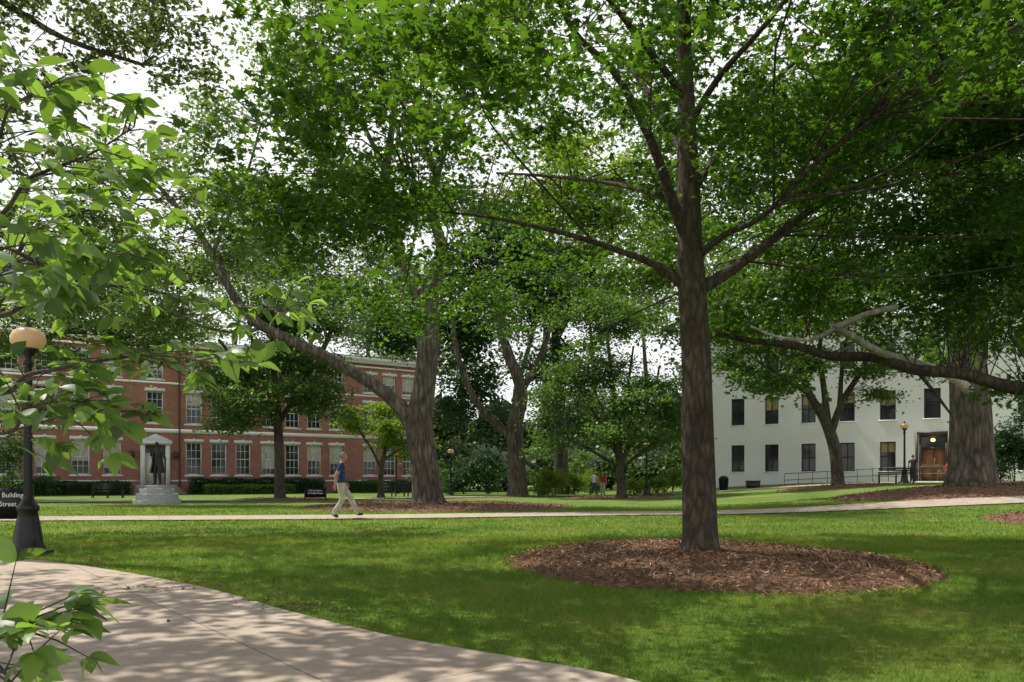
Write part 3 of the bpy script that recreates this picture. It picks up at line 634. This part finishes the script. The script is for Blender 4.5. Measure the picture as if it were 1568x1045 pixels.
gf.box((12.2,.1,.98),(12.34,.24,4.2));gf.box((13.76,.1,.98),(13.9,.24,4.2));gf.box((12.34,.1,4.0),(13.76,.24,4.2));gf.box((12.34,.1,3.2),(13.76,.24,3.32))
gf.box((12.0,-.06,.98),(12.18,.05,4.35));gf.box((13.92,-.06,.98),(14.1,.05,4.35));gf.box((12.183,-.06,4.203),(13.917,.05,4.35))
gg.quad([[12.34,.2,3.32],[13.76,.2,3.32],[13.76,.2,4.0],[12.34,.2,4.0]])
gd=Geo();gd.box((12.35,.14,1.0),(13.04,.2,3.19));gd.box((13.06,.14,1.0),(13.75,.2,3.19))
for x0 in (12.45,13.16):
    for z0 in (1.2,2.2): gd.box((x0,.12,z0),(x0+.49,.139,z0+.8))
gd.obj('doors',M_door,ew)
gl=Geo();gl.lathe([(.001,0),(.12,.03),(.14,.12),(.1,.22),(.001,.24)],(13.05,-.02,3.68),12);gl.obj('door_lamp',simple('lit_amber',(.9,.5,.15),.4,emit=((1,.55,.18),3)),ew)
gw.obj('walls',M_white,ew);gf.obj('window_frames',M_brown,ew);gg.obj('window_panes',M_glass,ew);gb.obj('blinds',M_blindy,ew);gt.obj('trim',M_white,ew)
gs=Geo();gs.add([[4,-2.4,.2],[12,-2.4,.2],[12,-.9,.2],[4,-.9,.2],[4,-2.4,.62],[12,-2.4,1.05],[12,-.9,1.05],[4,-.9,.62]],[[0,3,2,1],[4,5,6,7],[0,1,5,4],[1,2,6,5],[2,3,7,6],[3,0,4,7]])
gs.box((12.003,-2.6,.2),(15.5,-.07,1.06));gs.box((12.2,-3.1,.2),(15.3,-2.603,.95))
gs.obj('ramp',simple('concrete',(.5,.48,.44),.85,0,4,.12),ew)
gp=Geo()
for s in np.arange(4,15.6,.95):
    z=.62+(s-4)/8*.43 if s<12 else 1.05
    gp.tube([[s,-2.35,z],[s,-2.35,z+.5],[s,-2.35,z+.95]],[.025]*3,6)
for dz in (.5,.95):
    gp.tube([[4,-2.35,.62+dz],[8,-2.35,.835+dz],[12,-2.35,1.05+dz]],[.028]*3,6);gp.tube([[12,-2.35,1.05+dz],[14,-2.35,1.05+dz],[15.5,-2.35,1.05+dz]],[.028]*3,6)
gp.obj('railings',simple('grey_rail',(.16,.16,.16),.5,.3),ew)
def hedge(name,p0,p1,w,h,n,mat):
    e=empty(name);p0=np.array(p0,float);p1=np.array(p1,float);L=np.linalg.norm(p1-p0);t=(p1-p0)/L;nn=np.array([-t[1],t[0]])
    u=rng.random(n)*L;v=rng.random(n)-.5;z=rng.random(n)
    f=rng.integers(0,3,n);v=np.where(f==0,-.5+rng.normal(size=n)*.05,v);v=np.where(f==1,.5+rng.normal(size=n)*.05,v);z=np.where(f==2,1+rng.normal(size=n)*.06+.06*np.sin(u*2.3),z)
    P=p0[None]+u[:,None]*t+v[:,None]*w*nn;Z=terr(P[:,0],P[:,1])+z*h
    C=np.column_stack([P,Z]);Nn=rng.normal(size=(n,3))*.7;Nn[:,2]+=.6
    V,Fq,rn=place(T4V,T4F,C,.15*(.7+.6*rng.random(n)),Nn);mk('foliage',V,Fq,mat,e,False,rn)
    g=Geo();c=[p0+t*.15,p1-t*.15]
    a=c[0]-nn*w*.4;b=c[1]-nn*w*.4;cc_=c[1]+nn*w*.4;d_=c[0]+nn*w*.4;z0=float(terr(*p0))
    g.add([[*a,z0],[*b,z0],[*cc_,z0],[*d_,z0],[*a,z0+h*.85],[*b,z0+h*.85],[*cc_,z0+h*.85],[*d_,z0+h*.85]],[[0,3,2,1],[4,5,6,7],[0,1,5,4],[1,2,6,5],[2,3,7,6],[3,0,4,7]]);g.obj('shade_fill',M_dark0,e)  # dark box added inside the hedge, its shade painted as colour
def bp(s,out=2.0): 
    return (-35.2+s*math.cos(th)+out*math.sin(th),60+s*math.sin(th)-out*math.cos(th))
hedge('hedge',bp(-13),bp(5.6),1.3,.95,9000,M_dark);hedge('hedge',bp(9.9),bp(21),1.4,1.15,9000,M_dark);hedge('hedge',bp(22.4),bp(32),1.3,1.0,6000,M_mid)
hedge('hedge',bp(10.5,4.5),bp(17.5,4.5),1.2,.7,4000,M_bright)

# ------------------------------------------------------------------ street furniture
M_globe=simple('lamp_globe',(.62,.40,.22),.35,0,3,.12,emit=((1,.6,.25),.08))
def lamp(px,d):
    x=(px-CX)/F*d;z=float(terr(x,d));e=empty('street_lamp',(x,d,z))
    g=Geo();g.box((-.25,-.25,-.05),(.25,.25,.06))
    g.lathe([(.24,.06),(.24,.12),(.215,.16),(.20,.30),(.155,.55),(.135,.66),(.16,.69),(.16,.74),(.11,.80),(.085,.86),(.075,.9)],(0,0,0),8)
    th_=np.linspace(0,2*np.pi,32,endpoint=False)
    V=[[r*(1 if i%2 else .86)*math.cos(t),r*(1 if i%2 else .86)*math.sin(t),zz] for r,zz in [(.062,.9),(.05,2.9)] for i,t in enumerate(th_)]
    g.add(V,[[i,(i+1)%32,32+(i+1)%32,32+i] for i in range(32)])
    g.lathe([(.055,2.86),(.075,2.9),(.075,2.94),(.05,2.98),(.05,3.02),(.11,3.08),(.15,3.12),(.14,3.15)],(0,0,0),16)
    g.lathe([(.10,3.45),(.07,3.49),(.03,3.52),(.02,3.56),(.001,3.6)],(0,0,0),12)
    g.obj('post',M_black,e,False)
    b=Geo();b.lathe([(.13,3.15),(.20,3.18),(.24,3.25),(.24,3.33),(.20,3.41),(.11,3.46),(.001,3.48)],(0,0,0),24);b.obj('globe',M_globe,e,True)
lamp(43,12.15);lamp(690,60);lamp(990,51);lamp(1385,46)
lamp(607,66)
def signb(px,py0,py1,d,w,texts,sz,rz=0):
    x=(px-CX)/F*d;z0=H+(HY-py1)/F*d;z1=H+(HY-py0)/F*d;e=empty('building_sign',(x,d,0),rz)
    g=Geo();g.box((-w/2,-.03,z0),(w/2,.03,z1));g.box((-w/2-.05,-.05,-.05),(-w/2-.003,.05,z1+.08));g.box((w/2+.003,-.05,-.05),(w/2+.05,.05,z1+.08));g.obj('panel',M_black,e)
    for i,t in enumerate(texts):
        c=bpy.data.curves.new('lettering','FONT');c.body=t;c.size=sz;c.align_x='CENTER';c.extrude=.002
        o=bpy.data.objects.new('lettering',c);o.rotation_euler=(math.pi/2,0,0);o.location=(0,-.034,z1-sz*1.3*(i+1));o.parent=e;c.materials.append(M_trim);col.objects.link(o)
signb(-12,748,795,13.3,1.25,['Administration Building','15 Founder Street'],.115)
signb(483,748,762,44,1.1,['Hall of Letters','12 College Green'],.12)
def bench(px,d,rz):
    x=(px-CX)/F*d;e=empty('park_bench',(x,d,float(terr(x,d))),rz);g=Geo()
    for k in range(4): g.box((-.9,-.25+k*.12,.42),(.9,-.16+k*.12,.45))
    for k in range(4):
        z=.52+k*.1;g.box((-.9,.24+k*.02,z),(.9,.265+k*.02,z+.075))
    for sx in (-.85,0,.85):
        g.box((sx-.03,-.25,0),(sx+.03,-.2,.419));g.box((sx-.03,.27+.0,0),(sx+.03,.31,.51));g.box((sx-.025,-.2,.36),(sx+.025,.27,.415))
    for sx in (-.88,.82): g.box((sx,-.25,.62),(sx+.06,.23,.66));g.box((sx+.01,-.25,.45),(sx+.05,-.21,.62))
    g.obj('slats_and_legs',M_black,e)
bench(165,50,.3);bench(600,55,.2);bench(625,55.5,.2)
bench(1372,44,-.5)
def bin_(px,d):
    x=(px-CX)/F*d;e=empty('trash_can',(x,d,float(terr(x,d))));g=Geo()
    g.lathe([(.001,0),(.24,0),(.27,.1),(.30,.75),(.32,.78),(.32,.84),(.26,.9),(.14,.98),(.13,.95),(.001,.93)],(0,0,0),20)
    for t in np.linspace(0,2*np.pi,18,endpoint=False):
        g.tube([[.27*math.cos(t),.27*math.sin(t),.08],[.3*math.cos(t),.3*math.sin(t),.45],[.32*math.cos(t),.32*math.sin(t),.78]],[.012]*3,5)
    g.obj('body',M_black,e)
bin_(1108,54)
x=(1153-CX)/F*54;e=empty('utility_box',(x,54,float(terr(x,54))));g=Geo();g.box((-.4,-.3,0),(.4,.3,.42));g.box((-.43,-.33,.423),(.43,.33,.5));g.obj('cabinet',M_brown,e)

# ------------------------------------------------------------------ people
def skin_mesh(name,J,E,sub=1,root=0):
    me=bpy.data.meshes.new(name);me.from_pydata([j[:3] for j in J],E,[]);o=bpy.data.objects.new(name,me);col.objects.link(o)
    md=o.modifiers.new('s','SKIN');md.branch_smoothing=.4;sv=me.skin_vertices[0].data
    for i,j in enumerate(J): sv[i].radius=(j[3],j[4] if len(j)>4 else j[3]);sv[i].use_root=(i==root)
    m2=o.modifiers.new('u','SUBSURF');m2.levels=sub;m2.render_levels=sub
    dg=bpy.context.evaluated_depsgraph_get();nm=bpy.data.meshes.new_from_object(o.evaluated_get(dg));bpy.data.objects.remove(o)
    return nm
def person(name,x,y,face,pose,mats,scale=1.0,z=None,hair=True):
    z=float(terr(x,y)) if z is None else z
    e=empty(name,(x,y,z),face);e.scale=(scale,)*3
    J=[];E=[];tag=[]
    def j(p,r,t,par=None,r2=None):
        J.append((*p,r,r2 or r));tag.append(t);i=len(J)-1
        if par is not None:E.append((par,i))
        return i
    pel=j((0,0,.96),.15,'pants',None,.125);sp=j((.01,0,1.12),.155,'shirt',pel,.125);ch=j((.02,0,1.32),.17,'shirt',sp,.135);uc=j((.01,0,1.44),.11,'shirt',ch,.095);nk=j((.03,0,1.53),.062,'skin',uc);nh=j((.055,0,1.66),.056,'skin',nk)
    hands=[]
    for s,key in ((1,'L'),(-1,'R')):
        el,wr=pose['arm'+key];kn,an,to=pose['leg'+key];wr=tuple(wr)
        s0=j((.01,s*.11,1.43),.085,'shirt',uc);sh=j((.01,s*.195,1.40),.075,'shirt',s0);mid=j(tuple((np.array([.01,s*.2,1.41])+np.array(el))/2),.068,'shirt',sh);ell=j(el,.048,'sleeve',mid);w=j(wr,.033,'sleeve',ell)
        hands.append((s,np.array(el),np.array(wr)))
        hp=j((0,s*.095,.88),.12,'pants',pel);k=j(kn,.085,'pants',hp);mk_=tuple((np.array(kn)*.5+np.array(an)*.5));c=j(mk_,.08,'pants',k);a=j(an,.066,'pants',c)
        to=np.array(to);an_=np.array(an);f=j(tuple(an_*.6+to*.4-np.array([0,0,.03])),.048,'shoe',a);j(tuple(to),.036,'shoe',f)
        dv=norm((an_-to)*np.array([1,1,.3]));j(tuple(an_+dv*.05-np.array([0,0,.045])),.042,'shoe',a)
    nm=skin_mesh('body',J,E,2)
    order=['shirt','pants','skin','shoe','sleeve'];
    for k in order: nm.materials.append(mats.get(k,mats['skin']))
    n=len(nm.polygons);C=np.array([p.center[:] for p in nm.polygons])
    A=np.array([J[a][:3] for a,b in E]);B=np.array([J[b][:3] for a,b in E]);AB=B-A;tt=np.clip(((C[:,None]-A)*AB).sum(-1)/((AB**2).sum(-1)+1e-9),0,1)
    RA=np.array([J[a][3] for a,b in E]);RB=np.array([J[b][3] for a,b in E]);RR=RA+(RB-RA)*tt
    dd=np.linalg.norm(C[:,None]-(A+tt[...,None]*AB),axis=-1)/RR;bi=dd.argmin(1)
    for q in range(n):
        a,b=E[bi[q]];t_=tt[q,bi[q]];tg=tag[b] if t_>.5 else tag[a]
        if tag[b]=='sleeve' and tag[a]=='shirt': tg='shirt' if t_<.15 else 'sleeve'
        if tg=='sleeve' and abs(C[q,1])<.185 and abs(C[q,0])<.16: tg='shirt'
        if tg in('shirt','pants') and tag[b]!='sleeve' and C[q,2]>.8: tg='shirt' if C[q,2]>.955 else 'pants'
        if tg in('shirt','skin') and abs(C[q,1])<.12 and C[q,2]>1.4: tg='skin' if C[q,2]>1.515 else 'shirt'
        nm.polygons[q].material_index=order.index(tg);nm.polygons[q].use_smooth=True
    o=bpy.data.objects.new('body',nm);col.objects.link(o);o.parent=e
    for s,el,wr in hands:
        d_=norm(wr-el);up=norm(np.cross(d_,[0,s,0]));sd=norm(np.cross(up,d_))
        HJ=[(*(wr-d_*.05),.026),(*(wr+d_*.035),.030),(*(wr+d_*.085),.027)];HE=[(0,1),(1,2)]
        for fi,(off,ln) in enumerate(((-.027,.065),(-.009,.078),(.009,.074),(.027,.058))):
            b0=len(HJ);p=wr+d_*.095+up*off;fwd=norm(d_+sd*(-.15*s))
            HJ+= [(*p,.010),(*(p+fwd*ln*.55),.009),(*(p+fwd*ln*.75+norm(d_+sd*(-.9*s))*ln*.3),.007)];HE+=[(2,b0),(b0,b0+1),(b0+1,b0+2)]
        b0=len(HJ);HJ+=[(*(wr+d_*.04+up*.036),.012),(*(wr+d_*.075+up*.052),.010),(*(wr+d_*.105+up*.05),.008)];HE+=[(1,b0),(b0,b0+1),(b0+1,b0+2)]
        hm=skin_mesh('hand',HJ,HE,1);hm.materials.append(mats['skin']);ho=bpy.data.objects.new('hand',hm);col.objects.link(ho);ho.parent=e
        for p in hm.polygons:p.use_smooth=True
    hc=np.array([.07,0,1.685]);bm=bmesh.new();bmesh.ops.create_uvsphere(bm,u_segments=24,v_segments=18,radius=1)
    for v in bm.verts:
        fx,fy,fz=v.co
        wd=.080*(1-.22*max(0,-fz)**1.2);ln=.101*(1-.1*max(0,-fz))
        X=fx*ln;Yy=fy*wd;Zz=fz*.122
        if fx>0.75 and abs(fy)<.25 and -.45<fz<.1: X+=.02*(1-abs(fy)/.25)*(1-abs(fz+.22)/.35 if abs(fz+.22)<.35 else 0)
        if fx>0.6 and fz<-.6: X+=.012
        if fx>.6 and .05<fz<.3 and .2<abs(fy)<.5: X-=.008
        v.co=Vector((X+hc[0],Yy+hc[1],Zz+hc[2]))
    hm=bpy.data.meshes.new('head');bm.to_mesh(hm);bm.free();hm.materials.append(mats['skin']);hm.materials.append(mats['hair'])
    for p in hm.polygons:
        p.use_smooth=True;c=np.array(p.center[:])-hc
        if hair and (c[2]>.055 or (c[0]<-.005 and c[2]>-.04)) and not (c[0]>.06 and c[2]<.075): p.material_index=1
    ho=bpy.data.objects.new('head',hm);col.objects.link(ho);ho.parent=e
    g=Geo()
    for s in (1,-1):
        g.lathe([(.001,-.028),(.012,-.02),(.016,0),(.013,.022),(.001,.03)],(hc[0]-.005,s*.079,hc[2]-.005),8)
    g.obj('ears',mats['skin'],e,True);g=Geo()
    for s in (1,-1): g.lathe([(.001,-.009),(.011,0),(.001,.009)],(hc[0]+.082,s*.03,hc[2]+.01),8)
    g.box((hc[0]+.082,-.022,hc[2]-.062),(hc[0]+.094,.022,hc[2]-.054));g.obj('eyes_and_mouth',mats['shoe'],e)
    return e
def shirtmat():
    m,nt,out=newmat('striped_polo');t=nt.nodes.new('ShaderNodeTexCoord');sp=nt.nodes.new('ShaderNodeSeparateXYZ');nt.links.new(t.outputs['Object'],sp.inputs[0])
    mu=nt.nodes.new('ShaderNodeMath');mu.operation='MULTIPLY_ADD';mu.inputs[1].default_value=2.0;mu.inputs[2].default_value=-2.0;nt.links.new(sp.outputs['Z'],mu.inputs[0])
    r=ramp(nt,[(0,(.015,.028,.10)),(.36,(.015,.028,.10)),(.37,(.08,.14,.26)),(.39,(.015,.028,.10)),(.56,(.015,.028,.10)),(.57,(.12,.19,.26)),(.59,(.015,.03,.11))]);r.color_ramp.interpolation='CONSTANT';nt.links.new(mu.outputs[0],r.inputs['Fac'])
    b=nt.nodes.new('ShaderNodeBsdfPrincipled');b.inputs['Roughness'].default_value=.85;nt.links.new(r.outputs['Color'],b.inputs['Base Color']);nt.links.new(b.outputs[0],out.inputs[0]);return m
SK=simple('skin',(.40,.22,.16),.6);HG=simple('grey_hair',(.13,.11,.095),.8);HB=simple('brown_hair',(.05,.03,.02),.8);KH=simple('khaki_cloth',(.46,.41,.33),.9);SH=simple('dark_leather',(.03,.022,.018),.5)
walk=dict(armL=((-.10,.25,1.16),(.06,.27,.94)),armR=((.04,-.24,1.16),(.22,-.22,.98)),legL=((.20,.10,.50),(.30,.09,.10),(.47,.09,.05)),legR=((.02,-.10,.50),(-.37,-.09,.19),(-.26,-.09,.04)))
stride=dict(armL=((-.06,.25,1.16),(.10,.25,.95)),armR=((-.10,-.25,1.16),(-.12,-.26,.90)),legL=((.27,.10,.52),(.44,.09,.12),(.60,.09,.10)),legR=((.06,-.10,.49),(-.20,-.09,.11),(-.05,-.09,.035)))
person('walking_man',(522-CX)/F*23.3,23.3,.1,stride,dict(shirt=shirtmat(),pants=KH,skin=SK,shoe=SH,hair=HG),1.06,.045)
stand=dict(armL=((-.02,.26,1.15),(.05,.26,.90)),armR=((.0,-.26,1.15),(.07,-.25,.91)),legL=((.04,.10,.50),(.02,.11,.09),(.17,.13,.04)),legR=((.01,-.10,.50),(-.02,-.11,.09),(.13,-.13,.04)))
W1=simple('white_cotton',(.7,.7,.7),.9);BL=simple('denim',(.05,.07,.13),.9);RD=simple('red_cloth',(.4,.03,.03),.8);GK=simple('dark_cloth',(.03,.03,.035),.9)
person('pedestrian',(909-CX)/F*57,57,-1.2,walk,dict(shirt=W1,pants=BL,skin=SK,shoe=SH,hair=HB))
person('pedestrian',(924-CX)/F*57,57.4,-1.8,stand,dict(shirt=RD,pants=KH,skin=SK,shoe=SH,hair=HB),.98)
person('pedestrian',(1398-CX)/F*49,49,1.2,stand,dict(shirt=GK,pants=GK,skin=SK,shoe=SH,hair=HB),.95)
person('pedestrian',(1450-CX)/F*47,47,.4,stand,dict(shirt=RD,pants=BL,skin=SK,shoe=SH,hair=HB),.7)
BZ=simple('bronze',(.022,.021,.018),.65,0,8,.35)
sx=(241-CX)/F*38.5;e=empty('bronze_statue',(sx,38.5,0))
g=Geo()
for a,z0,z1 in [(1.15,-.05,.22),(1.02,.223,.5),(.84,.503,.74),(.55,.743,.9)]:
    g.lathe([(a*1.0,z0),(a*1.0,z1-.04),(a*.97,z1),(.001,z1)],(0,0,0),8)
g.obj('pedestal',simple('granite',(.33,.33,.325),.8,0,14,.3,.3),e)
sp_=dict(armL=((.05,.30,1.18),(.22,.42,1.02)),armR=((-.05,-.30,1.20),(.16,-.16,1.10)),legL=((.10,.12,.50),(.10,.16,.09),(.26,.20,.04)),legR=((.0,-.10,.50),(-.06,-.12,.09),(.08,-.16,.04)))
pe=person('figure',0,0,-math.pi/2,sp_,dict(shirt=BZ,pants=BZ,skin=BZ,shoe=BZ,hair=BZ),1.16,.9);pe.parent=e
g=Geo()
ths=np.linspace(.55,2*np.pi-.55,22)
V=[];prof=[(.19,.17,1.42),(.21,.18,1.2),(.22,.19,1.0),(.27,.23,.75),(.32,.27,.5)]
for rx,ry,z_ in prof:
    for i,t in enumerate(ths):
        k=1+.05*math.sin(i*1.9)*(1.4-z_);V.append([ry*math.cos(t)*k,rx*math.sin(t)*k,z_])
n_=22;Fq=[[i*n_+j_,i*n_+j_+1,(i+1)*n_+j_+1,(i+1)*n_+j_] for i in range(4) for j_ in range(n_-1)]
g.add(V,Fq);g.obj('coat',BZ,pe,True)
g=Geo();g.tube([[.30,.46,0],[.28,.46,.6],[.26,.46,1.12]],[.022,.022,.024],8);g.lathe([(.001,-.03),(.03,0),(.001,.03)],(.26,.46,1.14),8);g.obj('walking_cane',BZ,pe,True)

# ------------------------------------------------------------------ light, world, camera
el=math.radians(61);ro=math.radians(-62)
w=bpy.data.worlds.new('World');sc.world=w;w.use_nodes=True;nt=w.node_tree;nt.nodes.clear()
out=nt.nodes.new('ShaderNodeOutputWorld');bg=nt.nodes.new('ShaderNodeBackground');bg.inputs['Strength'].default_value=.10
sky=nt.nodes.new('ShaderNodeTexSky');sky.sky_type='NISHITA';sky.sun_disc=False;sky.sun_elevation=el;sky.sun_rotation=ro;sky.dust_density=1.0
hs=nt.nodes.new('ShaderNodeHueSaturation');hs.inputs['Saturation'].default_value=.5
nt.links.new(sky.outputs[0],hs.inputs['Color'])
tc=nt.nodes.new('ShaderNodeTexCoord');nz=noise(nt,tc.outputs['Generated'],2.2,6,.6);rp=ramp(nt,[(.25,(.85,.85,.85)),(.6,(1,1,1))]);nt.links.new(nz.outputs['Fac'],rp.inputs['Fac'])
sx_=nt.nodes.new('ShaderNodeSeparateXYZ');nt.links.new(tc.outputs['Generated'],sx_.inputs[0])
rz_=ramp(nt,[(.53,(1,1,1)),(.66,(.03,.03,.03))]);nt.links.new(sx_.outputs['Z'],rz_.inputs['Fac'])
mm=nt.nodes.new('ShaderNodeMath');mm.operation='MULTIPLY';nt.links.new(rp.outputs['Color'],mm.inputs[0]);nt.links.new(rz_.outputs['Color'],mm.inputs[1])
mx=nt.nodes.new('ShaderNodeMixRGB');nt.links.new(mm.outputs[0],mx.inputs[0]);nt.links.new(hs.outputs[0],mx.inputs[1]);mx.inputs[2].default_value=(12.0,12.1,12.2,1)
nt.links.new(mx.outputs[0],bg.inputs['Color']);nt.links.new(bg.outputs[0],out.inputs[0])
sl=bpy.data.lights.new('Sun','SUN');sl.energy=5;sl.angle=math.radians(.45);sl.color=(1,.95,.85);so=bpy.data.objects.new('Sun',sl);col.objects.link(so)
sv=Vector((math.sin(ro)*math.cos(el),math.cos(ro)*math.cos(el),math.sin(el)));so.rotation_euler=sv.to_track_quat('Z','Y').to_euler();so.location=(-20,0,40)
cam=bpy.data.cameras.new('Camera');cam.lens=F/1568*36;cam.sensor_width=36;cam.shift_y=(HY-522.5)/1568;cam.clip_end=6000;cam.clip_start=.05
co=bpy.data.objects.new('Camera',cam);co.location=(0,0,H);co.rotation_euler=(math.pi/2,0,0);col.objects.link(co);sc.camera=co
sc.view_settings.view_transform='Standard';sc.view_settings.look='None';sc.view_settings.exposure=0
